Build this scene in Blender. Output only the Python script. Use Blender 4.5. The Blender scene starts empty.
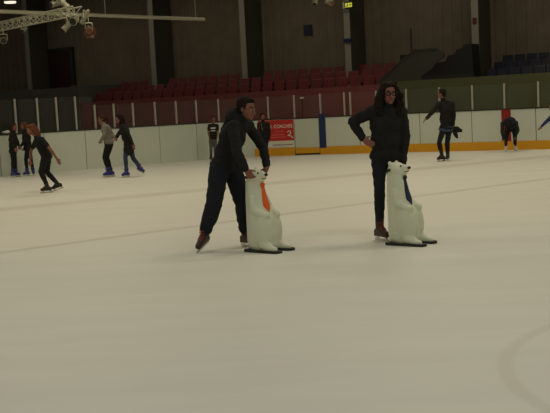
import bpy, bmesh, math, random
from mathutils import Vector, Matrix, noise
from mathutils.bvhtree import BVHTree
random.seed(7)
V = Vector
D = bpy.data
SC = bpy.context.scene
COL = SC.collection
R = math.radians

FIGS = {
  'man': ((-0.589, 11.198, 0), {'head': (0.333, -0.02, 1.566), 'neck': (0.247, 0.0, 1.436), 'chest': (0.148, 0.0, 1.252), 'pelvis': (0.029, 0.0, 0.933), 'sho_a': (0.173, -0.19, 1.377), 'sho_b': (0.329, 0.17, 1.373), 'elb_a': (0.208, -0.36, 1.109), 'wri_a': (0.296, -0.4, 0.917), 'elb_b': (0.487, 0.14, 1.128), 'wri_b': (0.522, 0.0, 0.908), 'hip_a': (-0.012, -0.09, 0.907), 'knee_a': (-0.086, -0.14, 0.536), 'ank_a': (-0.221, -0.1, 0.167), 'hip_b': (0.135, 0.09, 0.877), 'knee_b': (0.229, 0.06, 0.5), 'ank_b': (0.236, 0.12, 0.126)}),
  'woman': ((1.241, 11.266, 0), {'head': (0.096, -0.02, 1.652), 'neck': (0.079, 0.02, 1.519), 'chest': (0.054, 0.02, 1.319), 'pelvis': (0.041, 0.02, 0.993), 'sho_a': (-0.1, 0.0, 1.461), 'sho_b': (0.23, 0.04, 1.444), 'elb_a': (-0.317, 0.08, 1.359), 'wri_a': (-0.213, 0.0, 1.164), 'elb_b': (0.266, 0.05, 1.161), 'wri_b': (0.211, -0.02, 0.839), 'hip_a': (-0.042, 0.0, 0.953), 'knee_a': (-0.054, -0.03, 0.593), 'ank_a': (-0.065, 0.02, 0.179), 'hip_b': (0.118, 0.02, 0.944), 'knee_b': (0.119, 0.05, 0.578), 'ank_b': (0.137, 0.12, 0.203)}),
  'girl_dark': ((-7.076, 27.281, 0), {'head': (0.103, 0.0, 1.35), 'neck': (0.08, 0.0, 1.215), 'chest': (0.052, 0.0, 1.04), 'pelvis': (0.03, 0.0, 0.742), 'sho_a': (0.07, -0.14, 1.152), 'sho_b': (0.066, 0.14, 1.144), 'elb_a': (0.052, -0.18, 0.965), 'wri_a': (0.126, -0.2, 0.8), 'elb_b': (0.114, 0.17, 0.976), 'wri_b': (0.171, 0.12, 0.839), 'hip_a': (0.032, -0.07, 0.717), 'knee_a': (0.027, -0.07, 0.473), 'ank_a': (-0.011, -0.06, 0.188), 'hip_b': (0.023, 0.07, 0.712), 'knee_b': (0.045, 0.07, 0.464), 'ank_b': (0.035, 0.08, 0.19)}),
  'girl_auburn': ((-6.762, 27.68, 0), {'head': (-0.049, 0.0, 1.374), 'neck': (-0.019, 0.0, 1.221), 'chest': (0.009, 0.0, 1.04), 'pelvis': (0.028, 0.0, 0.736), 'sho_a': (-0.007, -0.13, 1.141), 'sho_b': (0.01, 0.14, 1.133), 'elb_a': (-0.019, -0.2, 0.939), 'wri_a': (-0.104, -0.22, 0.834), 'elb_b': (0.021, 0.2, 0.922), 'wri_b': (-0.1, 0.2, 0.789), 'hip_a': (0.027, -0.07, 0.684), 'knee_a': (-0.031, -0.08, 0.439), 'ank_a': (-0.03, -0.05, 0.174), 'hip_b': (0.032, 0.08, 0.677), 'knee_b': (0.073, 0.06, 0.426), 'ank_b': (0.109, 0.06, 0.16)}),
  'glider': ((-4.733, 21.076, 0), {'head': (-0.302, 0.0, 1.334), 'neck': (-0.207, 0.0, 1.203), 'chest': (-0.125, 0.0, 1.031), 'pelvis': (-0.017, 0.0, 0.773), 'sho_a': (-0.047, -0.17, 1.128), 'sho_b': (-0.254, 0.17, 1.095), 'elb_a': (0.139, -0.24, 0.902), 'wri_a': (0.242, -0.2, 0.707), 'elb_b': (-0.388, 0.22, 0.887), 'wri_b': (-0.396, 0.1, 0.681), 'hip_a': (-0.034, -0.08, 0.736), 'knee_a': (-0.134, -0.1, 0.448), 'ank_a': (-0.026, -0.08, 0.125), 'hip_b': (-0.017, 0.08, 0.727), 'knee_b': (-0.043, 0.05, 0.433), 'ank_b': (0.15, 0.1, 0.176)}),
  'girl_grey': ((-4.187, 25.299, 0), {'head': (-0.066, 0.0, 1.456), 'neck': (-0.013, 0.0, 1.315), 'chest': (0.04, 0.0, 1.162), 'pelvis': (0.083, 0.0, 0.857), 'sho_a': (0.046, -0.15, 1.253), 'sho_b': (0.022, 0.15, 1.248), 'elb_a': (0.015, -0.2, 1.056), 'wri_a': (-0.097, -0.1, 0.933), 'elb_b': (0.143, 0.2, 1.088), 'wri_b': (0.227, 0.1, 0.973), 'hip_a': (0.067, -0.08, 0.81), 'knee_a': (-0.038, -0.1, 0.514), 'ank_a': (0.037, -0.08, 0.168), 'hip_b': (0.092, 0.08, 0.803), 'knee_b': (-0.008, 0.1, 0.503), 'ank_b': (0.072, 0.1, 0.18)}),
  'girl_coat': ((-3.595, 24.877, 0), {'head': (-0.166, 0.0, 1.45), 'neck': (-0.101, 0.0, 1.31), 'chest': (-0.037, 0.0, 1.146), 'pelvis': (0.052, 0.0, 0.795), 'sho_a': (-0.046, -0.15, 1.249), 'sho_b': (-0.065, 0.15, 1.244), 'elb_a': (0.098, -0.22, 1.035), 'wri_a': (0.167, -0.2, 0.809), 'elb_b': (-0.208, 0.2, 1.088), 'wri_b': (-0.267, 0.05, 0.983), 'hip_a': (0.01, -0.08, 0.75), 'knee_a': (-0.04, -0.1, 0.506), 'ank_a': (-0.041, -0.08, 0.157), 'hip_b': (0.062, 0.08, 0.741), 'knee_b': (0.116, 0.1, 0.463), 'ank_b': (0.273, 0.12, 0.228)}),
  'child_vest': ((-1.844, 30.954, 0), {'head': (0.084, 0.0, 1.268), 'neck': (0.073, 0.0, 1.121), 'chest': (0.061, 0.0, 0.961), 'pelvis': (0.037, 0.0, 0.654), 'sho_a': (-0.053, 0.0, 1.075), 'sho_b': (0.19, 0.0, 1.063), 'elb_a': (-0.097, -0.03, 0.878), 'wri_a': (-0.063, -0.1, 0.693), 'elb_b': (0.205, -0.03, 0.862), 'wri_b': (0.168, -0.1, 0.682), 'hip_a': (-0.027, 0.0, 0.611), 'knee_a': (-0.039, -0.03, 0.381), 'ank_a': (-0.054, 0.0, 0.133), 'hip_b': (0.096, 0.0, 0.605), 'knee_b': (0.085, -0.03, 0.375), 'ank_b': (0.075, 0.0, 0.126)}),
  'teen_stripe': ((-0.259, 30.258, 0), {'head': (0.02, 0.0, 1.276), 'neck': (0.028, 0.02, 1.125), 'chest': (0.027, 0.02, 0.944), 'pelvis': (0.031, 0.02, 0.597), 'sho_a': (-0.103, 0.0, 1.056), 'sho_b': (0.174, 0.02, 1.042), 'elb_a': (-0.121, -0.03, 0.817), 'wri_a': (-0.057, -0.14, 0.637), 'elb_b': (0.207, 0.0, 0.8), 'wri_b': (0.18, -0.05, 0.561), 'hip_a': (-0.038, 0.0, 0.556), 'knee_a': (-0.043, -0.03, 0.33), 'ank_a': (-0.06, 0.0, 0.124), 'hip_b': (0.095, 0.0, 0.549), 'knee_b': (0.083, -0.03, 0.324), 'ank_b': (0.082, 0.0, 0.117)}),
  'man_waist': ((4.308, 24.855, 0), {'head': (-0.049, 0.0, 1.662), 'neck': (-0.012, 0.0, 1.512), 'chest': (0.03, 0.0, 1.288), 'pelvis': (0.027, 0.0, 0.819), 'sho_a': (-0.136, -0.03, 1.42), 'sho_b': (0.204, 0.05, 1.403), 'elb_a': (-0.336, -0.1, 1.209), 'wri_a': (-0.473, -0.16, 1.081), 'elb_b': (0.236, 0.03, 1.105), 'wri_b': (0.197, -0.03, 0.86), 'hip_a': (-0.044, 0.0, 0.773), 'knee_a': (-0.172, -0.08, 0.472), 'ank_a': (-0.103, -0.05, 0.157), 'hip_b': (0.105, 0.03, 0.764), 'knee_b': (0.039, -0.03, 0.447), 'ank_b': (0.06, 0.06, 0.144)}),
  'bent_kid': ((6.543, 27.497, 0), {'head': (-0.126, -0.34, 0.676), 'neck': (-0.078, -0.27, 0.808), 'chest': (-0.024, -0.1, 0.829), 'pelvis': (0.08, 0.18, 0.64), 'sho_a': (-0.24, -0.2, 0.787), 'sho_b': (0.123, -0.2, 0.796), 'elb_a': (-0.283, -0.3, 0.561), 'wri_a': (-0.235, -0.25, 0.367), 'elb_b': (0.158, -0.28, 0.592), 'wri_b': (0.1, -0.22, 0.403), 'hip_a': (-0.031, 0.15, 0.592), 'knee_a': (-0.113, -0.02, 0.367), 'ank_a': (-0.101, 0.08, 0.156), 'hip_b': (0.17, 0.15, 0.581), 'knee_b': (0.134, -0.02, 0.368), 'ank_b': (0.153, 0.08, 0.143)}),
  'arm_out': ((6.674, 23.538, 0), {'head': (-0.079, 0.0, 1.226), 'neck': (-0.047, 0.0, 1.084), 'chest': (-0.004, 0.0, 0.894), 'pelvis': (0.014, 0.0, 0.612), 'sho_a': (-0.118, -0.08, 0.983), 'sho_b': (0.121, 0.1, 0.98), 'elb_a': (-0.266, -0.14, 0.875), 'wri_a': (-0.383, -0.2, 0.786), 'elb_b': (0.188, 0.1, 0.789), 'wri_b': (0.202, 0.0, 0.602), 'hip_a': (-0.035, 0.0, 0.567), 'knee_a': (-0.072, -0.03, 0.335), 'ank_a': (-0.045, 0.0, 0.12), 'hip_b': (0.097, 0.05, 0.559), 'knee_b': (0.087, 0.03, 0.325), 'ank_b': (0.144, 0.08, 0.107)}),
}
CP = [(-13.5, 20.5), (-10.7, 25.1), (-7.7, 27.75), (-5.5, 29.3), (-3.6, 30.7), (-2.2, 31.55), (-0.9, 31.85), (0.4, 31.6), (1.6, 31.1), (3.8, 30.0), (5.6, 28.98), (7.6, 27.85), (10.2, 26.4), (13, 24.8)]
POSTS = [2.2366, 2.475, 2.7011, 2.9382, 3.1791, 3.4314, 3.7031, 4.06, 4.4752, 4.9262, 5.4406, 6.0281, 6.6332, 7.3107, 7.967, 8.329, 8.4061, 8.7251, 9.1251, 9.6319, 10.1088, 10.5353, 10.9364]
SEAMS = [2.0518, 2.5205, 3.0275, 3.5464, 4.103, 4.8923, 5.7245, 6.6019, 7.2887, 7.9352, 8.5167, 9.3216, 10.0971, 10.9071]
T_KICK = 6.267
T_BLUE = (7.9352, 8.0518)
T_RED = (10.4997, 10.6138)
T_BANNER = (6.3838, 7.2738)
T_GATE = (7.3037, 7.9254)

# ------------------------------------------------------------------ helpers
def lin(c):
    return tuple(((v/255)/12.92 if v/255 <= .04045 else ((v/255+.055)/1.055)**2.4) for v in c)

def link(o, parent=None):
    COL.objects.link(o)
    if parent is not None:
        o.parent = parent
    return o

def tag(o, label=None, cat=None, group=None, kind=None):
    if label: o['label'] = label
    if cat: o['category'] = cat
    if group: o['group'] = group
    if kind: o['kind'] = kind
    return o

def empty(name, loc=(0, 0, 0), rz=0.0):
    o = D.objects.new(name, None)
    o.empty_display_size = .1
    link(o)
    o.location = loc
    o.rotation_euler = (0, 0, rz)
    return o

def copy_tree(o, parent=None):
    c = o.copy()
    link(c, parent)
    for ch in o.children:
        copy_tree(ch, c)
    return c

MATS = {}
def mat(name, c, rough=.6, metal=0., spec=.35, nscale=12., namt=.12, bump=0., bscale=60., emit=None, estr=0., coat=0.):
    """principled material with a soft procedural variation of its colour"""
    if name in MATS: return MATS[name]
    m = D.materials.new(name); m.use_nodes = True
    nt = m.node_tree; b = nt.nodes['Principled BSDF']
    b.inputs['Roughness'].default_value = rough
    b.inputs['Metallic'].default_value = metal
    b.inputs['Specular IOR Level'].default_value = spec
    if coat: b.inputs['Coat Weight'].default_value = coat
    tc = nt.nodes.new('ShaderNodeTexCoord')
    n = nt.nodes.new('ShaderNodeTexNoise'); n.inputs['Scale'].default_value = nscale; n.inputs['Detail'].default_value = 4
    nt.links.new(tc.outputs['Object'], n.inputs['Vector'])
    mx = nt.nodes.new('ShaderNodeMix'); mx.data_type = 'RGBA'
    nt.links.new(n.outputs['Fac'], mx.inputs[0])
    mx.inputs[6].default_value = (*[v*(1-namt) for v in c], 1)
    mx.inputs[7].default_value = (*[min(1, v*(1+namt)) for v in c], 1)
    nt.links.new(mx.outputs[2], b.inputs['Base Color'])
    if bump:
        n2 = nt.nodes.new('ShaderNodeTexNoise'); n2.inputs['Scale'].default_value = bscale
        nt.links.new(tc.outputs['Object'], n2.inputs['Vector'])
        bp = nt.nodes.new('ShaderNodeBump'); bp.inputs['Strength'].default_value = bump; bp.inputs['Distance'].default_value = .01
        nt.links.new(n2.outputs['Fac'], bp.inputs['Height']); nt.links.new(bp.outputs['Normal'], b.inputs['Normal'])
    if emit:
        b.inputs['Emission Color'].default_value = (*emit, 1); b.inputs['Emission Strength'].default_value = estr
    MATS[name] = m
    return m

class MB:
    """collects solids; build() links them as ONE mesh object"""
    def __init__(s): s.v = []; s.f = []
    def add(s, vs, fs):
        o = len(s.v); s.v += [V(p) for p in vs]; s.f += [tuple(i+o for i in f) for f in fs]; return s
    def box(s, c, size, M=None):
        x, y, z = [k/2 for k in size]
        vs = [V((sx*x, sy*y, sz*z)) for sx in (-1, 1) for sy in (-1, 1) for sz in (-1, 1)]
        if M is not None: vs = [M @ p for p in vs]
        return s.add([p+V(c) for p in vs], [(0, 1, 3, 2), (4, 6, 7, 5), (0, 4, 5, 1), (2, 3, 7, 6), (0, 2, 6, 4), (1, 5, 7, 3)])
    def cap(s, p0, p1, r0, r1=None, n=14, rings=4, flat=False):
        """tapered capsule (or flat-ended rod) from p0 to p1"""
        r1 = r0 if r1 is None else r1
        p0, p1 = V(p0), V(p1); d = p1-p0
        ax = d.normalized() if d.length > 1e-6 else V((0, 0, 1))
        a = ax.orthogonal().normalized(); b = ax.cross(a)
        prof = []
        if flat:
            prof = [(p0, r0), (p1, r1)]
        else:
            for i in range(1, rings+1):
                t = math.pi/2*(1-i/rings); prof.append((p0-ax*r0*math.sin(t), r0*math.cos(t)))
            for i in range(rings):
                t = math.pi/2*i/rings; prof.append((p1+ax*r1*math.sin(t), r1*math.cos(t)))
        vs = []; fs = []
        for c, r in prof:
            for k in range(n):
                w = 2*math.pi*k/n; vs.append(c+a*(r*math.cos(w))+b*(r*math.sin(w)))
        m = len(prof)
        for i in range(m-1):
            for k in range(n):
                fs.append((i*n+k, i*n+(k+1) % n, (i+1)*n+(k+1) % n, (i+1)*n+k))
        if flat:
            fs.append(tuple(reversed(range(n)))); fs.append(tuple(range((m-1)*n, m*n)))
        else:
            vs.append(p0-ax*r0); i0 = len(vs)-1; vs.append(p1+ax*r1); i1 = len(vs)-1
            for k in range(n):
                fs.append((i0, (k+1) % n, k)); fs.append((i1, (m-1)*n+k, (m-1)*n+(k+1) % n))
        return s.add(vs, fs)
    def chain(s, pts, rad, n=12):
        for i in range(len(pts)-1): s.cap(pts[i], pts[i+1], rad[i], rad[i+1], n)
        return s
    def ell(s, c, r, M=None, n=18, m=12):
        vs = []; fs = []
        for i in range(1, m):
            t = math.pi*i/m
            for k in range(n):
                w = 2*math.pi*k/n
                p = V((r[0]*math.sin(t)*math.cos(w), r[1]*math.sin(t)*math.sin(w), r[2]*math.cos(t)))
                vs.append((M @ p if M is not None else p)+V(c))
        for e in (1, -1):
            p = V((0, 0, e*r[2])); vs.append((M @ p if M is not None else p)+V(c))
        top, bot = len(vs)-2, len(vs)-1
        for i in range(m-2):
            for k in range(n):
                fs.append((i*n+k, (i+1)*n+k, (i+1)*n+(k+1) % n, i*n+(k+1) % n))
        for k in range(n):
            fs.append((top, k, (k+1) % n)); fs.append((bot, (m-2)*n+(k+1) % n, (m-2)*n+k))
        return s.add(vs, fs)
    def prism(s, poly, off):
        """closed polygon of 3-D points extruded by a vector"""
        n = len(poly); a = [V(p) for p in poly]; b = [p+V(off) for p in a]
        return s.add(a+b, [tuple(range(n)), tuple(reversed(range(n, 2*n)))]+[(i, n+i, n+(i+1) % n, (i+1) % n) for i in range(n)])
    def tube(s, pts, r, n=8):
        for i in range(len(pts)-1): s.cap(pts[i], pts[i+1], r, r, n, 3)
        return s
    def mesh(s, name):
        me = D.meshes.new(name); me.from_pydata([tuple(p) for p in s.v], [], s.f); me.update()
        bm = bmesh.new(); bm.from_mesh(me); bmesh.ops.recalc_face_normals(bm, faces=bm.faces); bm.to_mesh(me); bm.free()
        return me
    def build(s, name, m, parent=None, smooth=False, bevel=0.):
        me = s.mesh(name); me.materials.append(m)
        if smooth:
            for p in me.polygons: p.use_smooth = True
        o = link(D.objects.new(name, me), parent)
        if bevel:
            b = o.modifiers.new('bevel', 'BEVEL'); b.width = bevel; b.segments = 2; b.limit_method = 'ANGLE'
        return o
    def fuse(s, name, m, parent=None, voxel=.012, smooth=4, fold=0., ffreq=9., cut=None):
        """all the solids grown together into one continuous surface"""
        me = s.mesh('fuse'); t = D.objects.new('fuse', me); COL.objects.link(t)
        r = t.modifiers.new('r', 'REMESH'); r.mode = 'VOXEL'; r.voxel_size = voxel
        if smooth:
            k = t.modifiers.new('s', 'SMOOTH'); k.factor = .5; k.iterations = smooth
        dg = bpy.context.evaluated_depsgraph_get(); dg.update()
        out = D.meshes.new_from_object(t.evaluated_get(dg)); out.name = name
        D.objects.remove(t); D.meshes.remove(me)
        if fold:
            ns = [v.normal.copy() for v in out.vertices]
            for v, nn in zip(out.vertices, ns):
                p = v.co
                a = noise.noise(V((p.x*ffreq, p.y*ffreq, p.z*ffreq*1.5)))+.5*noise.noise(V((p.x*ffreq*2.3+5, p.y*ffreq*2.3, p.z*ffreq*3.4)))
                v.co = p+nn*(a*fold)
        out.materials.clear(); out.materials.append(m)
        for p in out.polygons: p.use_smooth = True
        out.update()
        return link(D.objects.new(name, out), parent)

def basis(x, y, z):
    return Matrix((x, y, z)).transposed()

# ------------------------------------------------------------------ materials
M_board = mat('board_plastic', (.60, .64, .555), .45, nscale=3, namt=.04)
M_kick = mat('kick_orange', (.70, .33, .012), .5, nscale=4, namt=.06)
M_cap = mat('cap_dark', (.02, .018, .016), .5)
M_blue = mat('stripe_blue', (.014, .028, .10), .5)
M_red = mat('stripe_red', (.26, .012, .010), .5)
M_banner = mat('banner_red', (.52, .026, .019), .5, namt=.05)
M_white = mat('print_white', (.72, .66, .60), .5)
M_pale = mat('print_pale', (.66, .10, .08), .5)
M_greyprint = mat('print_grey', (.24, .23, .20), .5)
M_alu = mat('aluminium_post', (.42, .40, .35), .5, .3)
M_wallback = mat('cladding_panels', (.182, .148, .108), .8, nscale=1.5, namt=.25)
M_maroon = mat('maroon_wall', (.26, .066, .064), .75, nscale=2, namt=.25)
M_olive = mat('olive_wall', (.105, .105, .048), .75, nscale=2, namt=.2)
M_greywall = mat('grey_green_wall', (.105, .10, .085), .8, nscale=2, namt=.2)
M_wedge = mat('grey_render', (.055, .050, .040), .8, nscale=3, namt=.15)
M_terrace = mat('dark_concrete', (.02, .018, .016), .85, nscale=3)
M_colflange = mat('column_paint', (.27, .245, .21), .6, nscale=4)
M_colweb = mat('column_web_dark', (.075, .07, .052), .7, nscale=4)  # web coloured darker than the flange
M_seatred = mat('seat_red', (.125, .020, .022), .45, nscale=6, namt=.3)
M_seatblue = mat('seat_blue', (.0055, .0065, .020), .35, nscale=6, namt=.3)
M_steel = mat('dark_steel', (.05, .048, .045), .5, .4)
M_black = mat('black_paint', (.010, .010, .010), .55)
M_ceiling = mat('ceiling_dark', (.03, .027, .02), .9, nscale=1)
M_truss = mat('truss_aluminium', (.50, .48, .36), .5, .2)
M_lamp = mat('lamp_housing', (.31, .29, .21), .5, .2)
M_lens = mat('lamp_lens', (.012, .010, .009), .15)
M_gel = mat('gel_red', (.20, .07, .045), .4)
M_skin = mat('skin', (.225, .088, .058), .55, nscale=9, namt=.08)
M_skinpale = mat('skin_pale', (.235, .090, .066), .55, nscale=9, namt=.08)
M_lip = mat('lips', (.26, .07, .06), .5)
M_eyew = mat('eye_white', (.55, .52, .47), .3)
M_iris = mat('iris_dark', (.015, .010, .008), .2)
M_hairdark = mat('hair_black_brown', (.014, .009, .007), .75, spec=.12, nscale=30, namt=.4, bump=.5, bscale=90)
M_hairbrown = mat('hair_brown', (.045, .022, .013), .75, spec=.12, nscale=30, namt=.4, bump=.5, bscale=90)
M_hairauburn = mat('hair_auburn', (.13, .045, .022), .75, spec=.12, nscale=30, namt=.4, bump=.5, bscale=90)
M_jblack = mat('cloth_black', (.0172, .0174, .0180), .9, spec=.12, nscale=14, namt=.3, bump=.3, bscale=200)
M_jdark = mat('cloth_charcoal', (.020, .019, .018), .9, spec=.12, nscale=14, namt=.3, bump=.3, bscale=200)
M_navy = mat('trouser_navy', (.0165, .0190, .0250), .9, spec=.12, nscale=14, namt=.25, bump=.3, bscale=200)
M_denim = mat('denim_blue', (.030, .042, .080), .85, nscale=20, namt=.25, bump=.3, bscale=200)
M_greycloth = mat('cloth_grey', (.205, .19, .155), .9, nscale=14, namt=.2, bump=.3, bscale=200)
M_greytr = mat('trouser_grey', (.10, .10, .09), .9, nscale=14, namt=.2)
M_bluecloth = mat('cloth_blue', (.012, .022, .105), .85, nscale=14, namt=.2)
M_shirtblue = mat('shirt_blue', (.035, .075, .15), .85, nscale=14, namt=.2)
M_leather = mat('boot_brown', (.042, .019, .015), .5, nscale=14, namt=.3)
M_leatherdark = mat('boot_dark', (.018, .015, .014), .5, nscale=14, namt=.3)
M_bootblue = mat('boot_blue', (.032, .038, .19), .4, nscale=10, namt=.2)
M_bootdark = mat('boot_strap', (.020, .022, .06), .5)
M_bootwhite = mat('boot_white', (.62, .60, .55), .45, nscale=10, namt=.1)
M_lacered = mat('lace_red', (.30, .04, .025), .6)
M_lacewhite = mat('lace_white', (.55, .52, .47), .6)
M_blade = mat('blade_steel', (.55, .54, .50), .25, .9)
M_holder = mat('blade_holder_white', (.66, .65, .6), .4)
M_bear = mat('bear_plastic', (.66, .68, .53), .42, spec=.4, nscale=5, namt=.04)
M_ski = mat('runner_black', (.014, .014, .013), .5)
M_tieor = mat('tie_orange', (.78, .115, .012), .6, nscale=30, namt=.08)
M_tienavy = mat('tie_navy', (.014, .017, .055), .6, nscale=30, namt=.1)
M_whitecloth = mat('cloth_white', (.62, .60, .54), .8)

def glass_mat():
    m = D.materials.new('rink_glass'); m.use_nodes = True; nt = m.node_tree; nt.nodes.clear()
    o = nt.nodes.new('ShaderNodeOutputMaterial'); t = nt.nodes.new('ShaderNodeBsdfTransparent'); g = nt.nodes.new('ShaderNodeBsdfGlossy')
    d = nt.nodes.new('ShaderNodeBsdfDiffuse'); d.inputs['Color'].default_value = (.5, .48, .4, 1)
    n = nt.nodes.new('ShaderNodeTexNoise'); n.inputs['Scale'].default_value = 3
    rm = nt.nodes.new('ShaderNodeMapRange'); rm.inputs[3].default_value = .006; rm.inputs[4].default_value = .018
    nt.links.new(n.outputs['Fac'], rm.inputs[0])
    t.inputs['Color'].default_value = (.96, .97, .95, 1); g.inputs['Roughness'].default_value = .08; g.inputs['Color'].default_value = (.8, .8, .8, 1)
    mx = nt.nodes.new('ShaderNodeMixShader'); mx.inputs[0].default_value = .02
    m2 = nt.nodes.new('ShaderNodeMixShader'); nt.links.new(rm.outputs[0], m2.inputs[0])
    nt.links.new(t.outputs[0], mx.inputs[1]); nt.links.new(g.outputs[0], mx.inputs[2])
    nt.links.new(mx.outputs[0], m2.inputs[1]); nt.links.new(d.outputs[0], m2.inputs[2])
    nt.links.new(m2.outputs[0], o.inputs['Surface'])
    return m
M_glass = glass_mat()

def ice_mat():
    m = D.materials.new('ice_surface'); m.use_nodes = True; nt = m.node_tree; b = nt.nodes['Principled BSDF']
    N = lambda t: nt.nodes.new('ShaderNode'+t)
    L = nt.links.new
    tc = N('TexCoord'); sep = N('SeparateXYZ'); L(tc.outputs['Object'], sep.inputs[0])
    def math_(op, a, b_=None, c_=None):
        n = N('Math'); n.operation = op
        for i, v in enumerate((a, b_, c_)):
            if v is None: continue
            if isinstance(v, (int, float)): n.inputs[i].default_value = v
            else: L(v, n.inputs[i])
        return n.outputs[0]
    wob = N('TexNoise'); wob.inputs['Scale'].default_value = 1.1; L(tc.outputs['Object'], wob.inputs['Vector'])
    def linemask(p, q, w, soft):
        dx, dy = q[0]-p[0], q[1]-p[1]; l = math.hypot(dx, dy); nx, ny = -dy/l, dx/l
        d = math_('ADD', math_('MULTIPLY', sep.outputs[0], nx), math_('MULTIPLY_ADD', sep.outputs[1], ny, -(p[0]*nx+p[1]*ny)))
        d = math_('MULTIPLY_ADD', wob.outputs['Fac'], .12, math_('ADD', d, -.06))
        mr = N('MapRange'); mr.interpolation_type = 'SMOOTHSTEP'
        L(math_('ABSOLUTE', d), mr.inputs[0]); mr.inputs[1].default_value = w; mr.inputs[2].default_value = w+soft; mr.inputs[3].default_value = 1; mr.inputs[4].default_value = 0
        return mr.outputs[0]
    l1 = linemask((-3.34, 11.90), (5.10, 18.35), .05, .10)      # the worn old line in the ice
    l2 = linemask((-6.0, 17.0), (-1.9, 19.45), .22, .30)
    rx, ry = math_('ADD', sep.outputs[0], -3.08), math_('ADD', sep.outputs[1], -5.35)
    rd = math_('ABSOLUTE', math_('ADD', math_('SQRT', math_('ADD', math_('MULTIPLY', rx, rx), math_('MULTIPLY', ry, ry))), -1.82))
    mr = N('MapRange'); mr.interpolation_type = 'SMOOTHSTEP'; L(rd, mr.inputs[0]); mr.inputs[1].default_value = .02; mr.inputs[2].default_value = .07; mr.inputs[3].default_value = 1; mr.inputs[4].default_value = 0
    # smudges and skate scratches
    n1 = N('TexNoise'); n1.inputs['Scale'].default_value = .35; n1.inputs['Detail'].default_value = 5; L(tc.outputs['Object'], n1.inputs['Vector'])
    mp = N('Mapping'); mp.inputs['Scale'].default_value = (.35, 2.2, 1); mp.inputs['Rotation'].default_value = (0, 0, -.45); L(tc.outputs['Object'], mp.inputs[0])
    n2 = N('TexNoise'); n2.inputs['Scale'].default_value = 1.0; n2.inputs['Detail'].default_value = 7; n2.inputs['Roughness'].default_value = .65; L(mp.outputs[0], n2.inputs['Vector'])
    c = N('Mix'); c.data_type = 'RGBA'; L(n1.outputs['Fac'], c.inputs[0]); c.inputs[6].default_value = (.70, .665, .60, 1); c.inputs[7].default_value = (.74, .735, .67, 1)
    c2 = N('Mix'); c2.data_type = 'RGBA'; c2.blend_type = 'MULTIPLY'; c2.inputs[0].default_value = 1; L(c.outputs[2], c2.inputs[6])
    cr_ = N('MapRange'); L(n2.outputs['Fac'], cr_.inputs[0]); cr_.inputs[1].default_value = .3; cr_.inputs[2].default_value = .7; cr_.inputs[3].default_value = .95; cr_.inputs[4].default_value = 1.03
    L(cr_.outputs[0], c2.inputs[7])
    def over(src, mask, col, amt):
        x = N('Mix'); x.data_type = 'RGBA'; L(math_('MULTIPLY', mask, amt), x.inputs[0]); L(src, x.inputs[6]); x.inputs[7].default_value = (*col, 1); return x.outputs[2]
    o = over(c2.outputs[2], l1, (.40, .36, .33), math_('MULTIPLY_ADD', n2.outputs['Fac'], .6, .08))
    o = over(o, l2, (.50, .45, .38), math_('MULTIPLY_ADD', n2.outputs['Fac'], .8, .0))
    o = over(o, mr.outputs[0], (.52, .49, .42), .30)
    L(o, b.inputs['Base Color'])
    b.inputs['Roughness'].default_value = .5; b.inputs['Specular IOR Level'].default_value = .25
    bp = N('Bump'); bp.inputs['Strength'].default_value = .06; bp.inputs['Distance'].default_value = .01; L(n2.outputs['Fac'], bp.inputs['Height']); L(bp.outputs['Normal'], b.inputs['Normal'])
    return m
M_ice = ice_mat()

# ------------------------------------------------------------------ the plan of the boards
def curve(t):
    i = max(1, min(len(CP)-3, int(t))); u = t-i
    p = [V((*CP[i+k], 0)) for k in (-1, 0, 1, 2)]
    return .5*(2*p[1]+(p[2]-p[0])*u+(2*p[0]-5*p[1]+4*p[2]-p[3])*u*u+(-p[0]+3*p[1]-3*p[2]+p[3])*u**3)
T0, T1 = 1.0, len(CP)-2.0-1e-4
def tangent(t):
    e = 1e-3; a, b = max(T0, t-e), min(T1, t+e)
    return (curve(b)-curve(a)).normalized()
def away(t):
    g = tangent(t); return V((-g.y, g.x, 0))
def span(t0, t1, step=.12):
    n = max(1, int(round((t1-t0)/step))); return [t0+(t1-t0)*i/n for i in range(n+1)]
def ribbon(mb, t0, t1, o0, o1, z0, z1):
    """box swept along the boards: o = offset away from the ice, z = height"""
    ts = span(t0, t1); vs = []; fs = []
    for t in ts:
        c, a = curve(t), away(t)
        for o, z in ((o0, z0), (o1, z0), (o1, z1), (o0, z1)): vs.append(c+a*o+V((0, 0, z)))
    for i in range(len(ts)-1):
        for k in range(4): fs.append((4*i+k, 4*i+(k+1) % 4, 4*i+4+(k+1) % 4, 4*i+4+k))
    fs.append((3, 2, 1, 0)); n = 4*(len(ts)-1); fs.append((n, n+1, n+2, n+3))
    return mb.add(vs, fs)
HB = 1.14

# ------------------------------------------------------------------ the setting
mb = MB(); mb.add([(-34, -6, 0), (34, -6, 0), (34, 60, 0), (-34, 60, 0)], [(0, 1, 2, 3)])
tag(mb.build('floor', M_ice), kind='structure')
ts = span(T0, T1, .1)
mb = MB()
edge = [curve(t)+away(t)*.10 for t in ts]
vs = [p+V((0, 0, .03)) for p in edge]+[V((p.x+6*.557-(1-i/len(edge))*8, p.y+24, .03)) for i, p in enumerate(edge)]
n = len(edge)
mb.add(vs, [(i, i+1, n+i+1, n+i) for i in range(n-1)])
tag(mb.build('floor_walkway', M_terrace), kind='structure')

LA = math.hypot(.83, .557)
AX = V((.83/LA, -.557/LA, 0)); NX = V((.557/LA, .83/LA, 0)); S0 = V((3.9, 33.0, 0))
ZR = math.atan2(AX.y, AX.x)
MR = basis(AX, NX, V((0, 0, 1)))
def S(a, n, z): return S0+AX*a+NX*n+V((0, 0, z))
def sbox(mb, a0, a1, n0, n1, z0, z1):
    return mb.box(S((a0+a1)/2, (n0+n1)/2, (z0+z1)/2), (a1-a0, n1-n0, z1-z0), MR)

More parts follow.
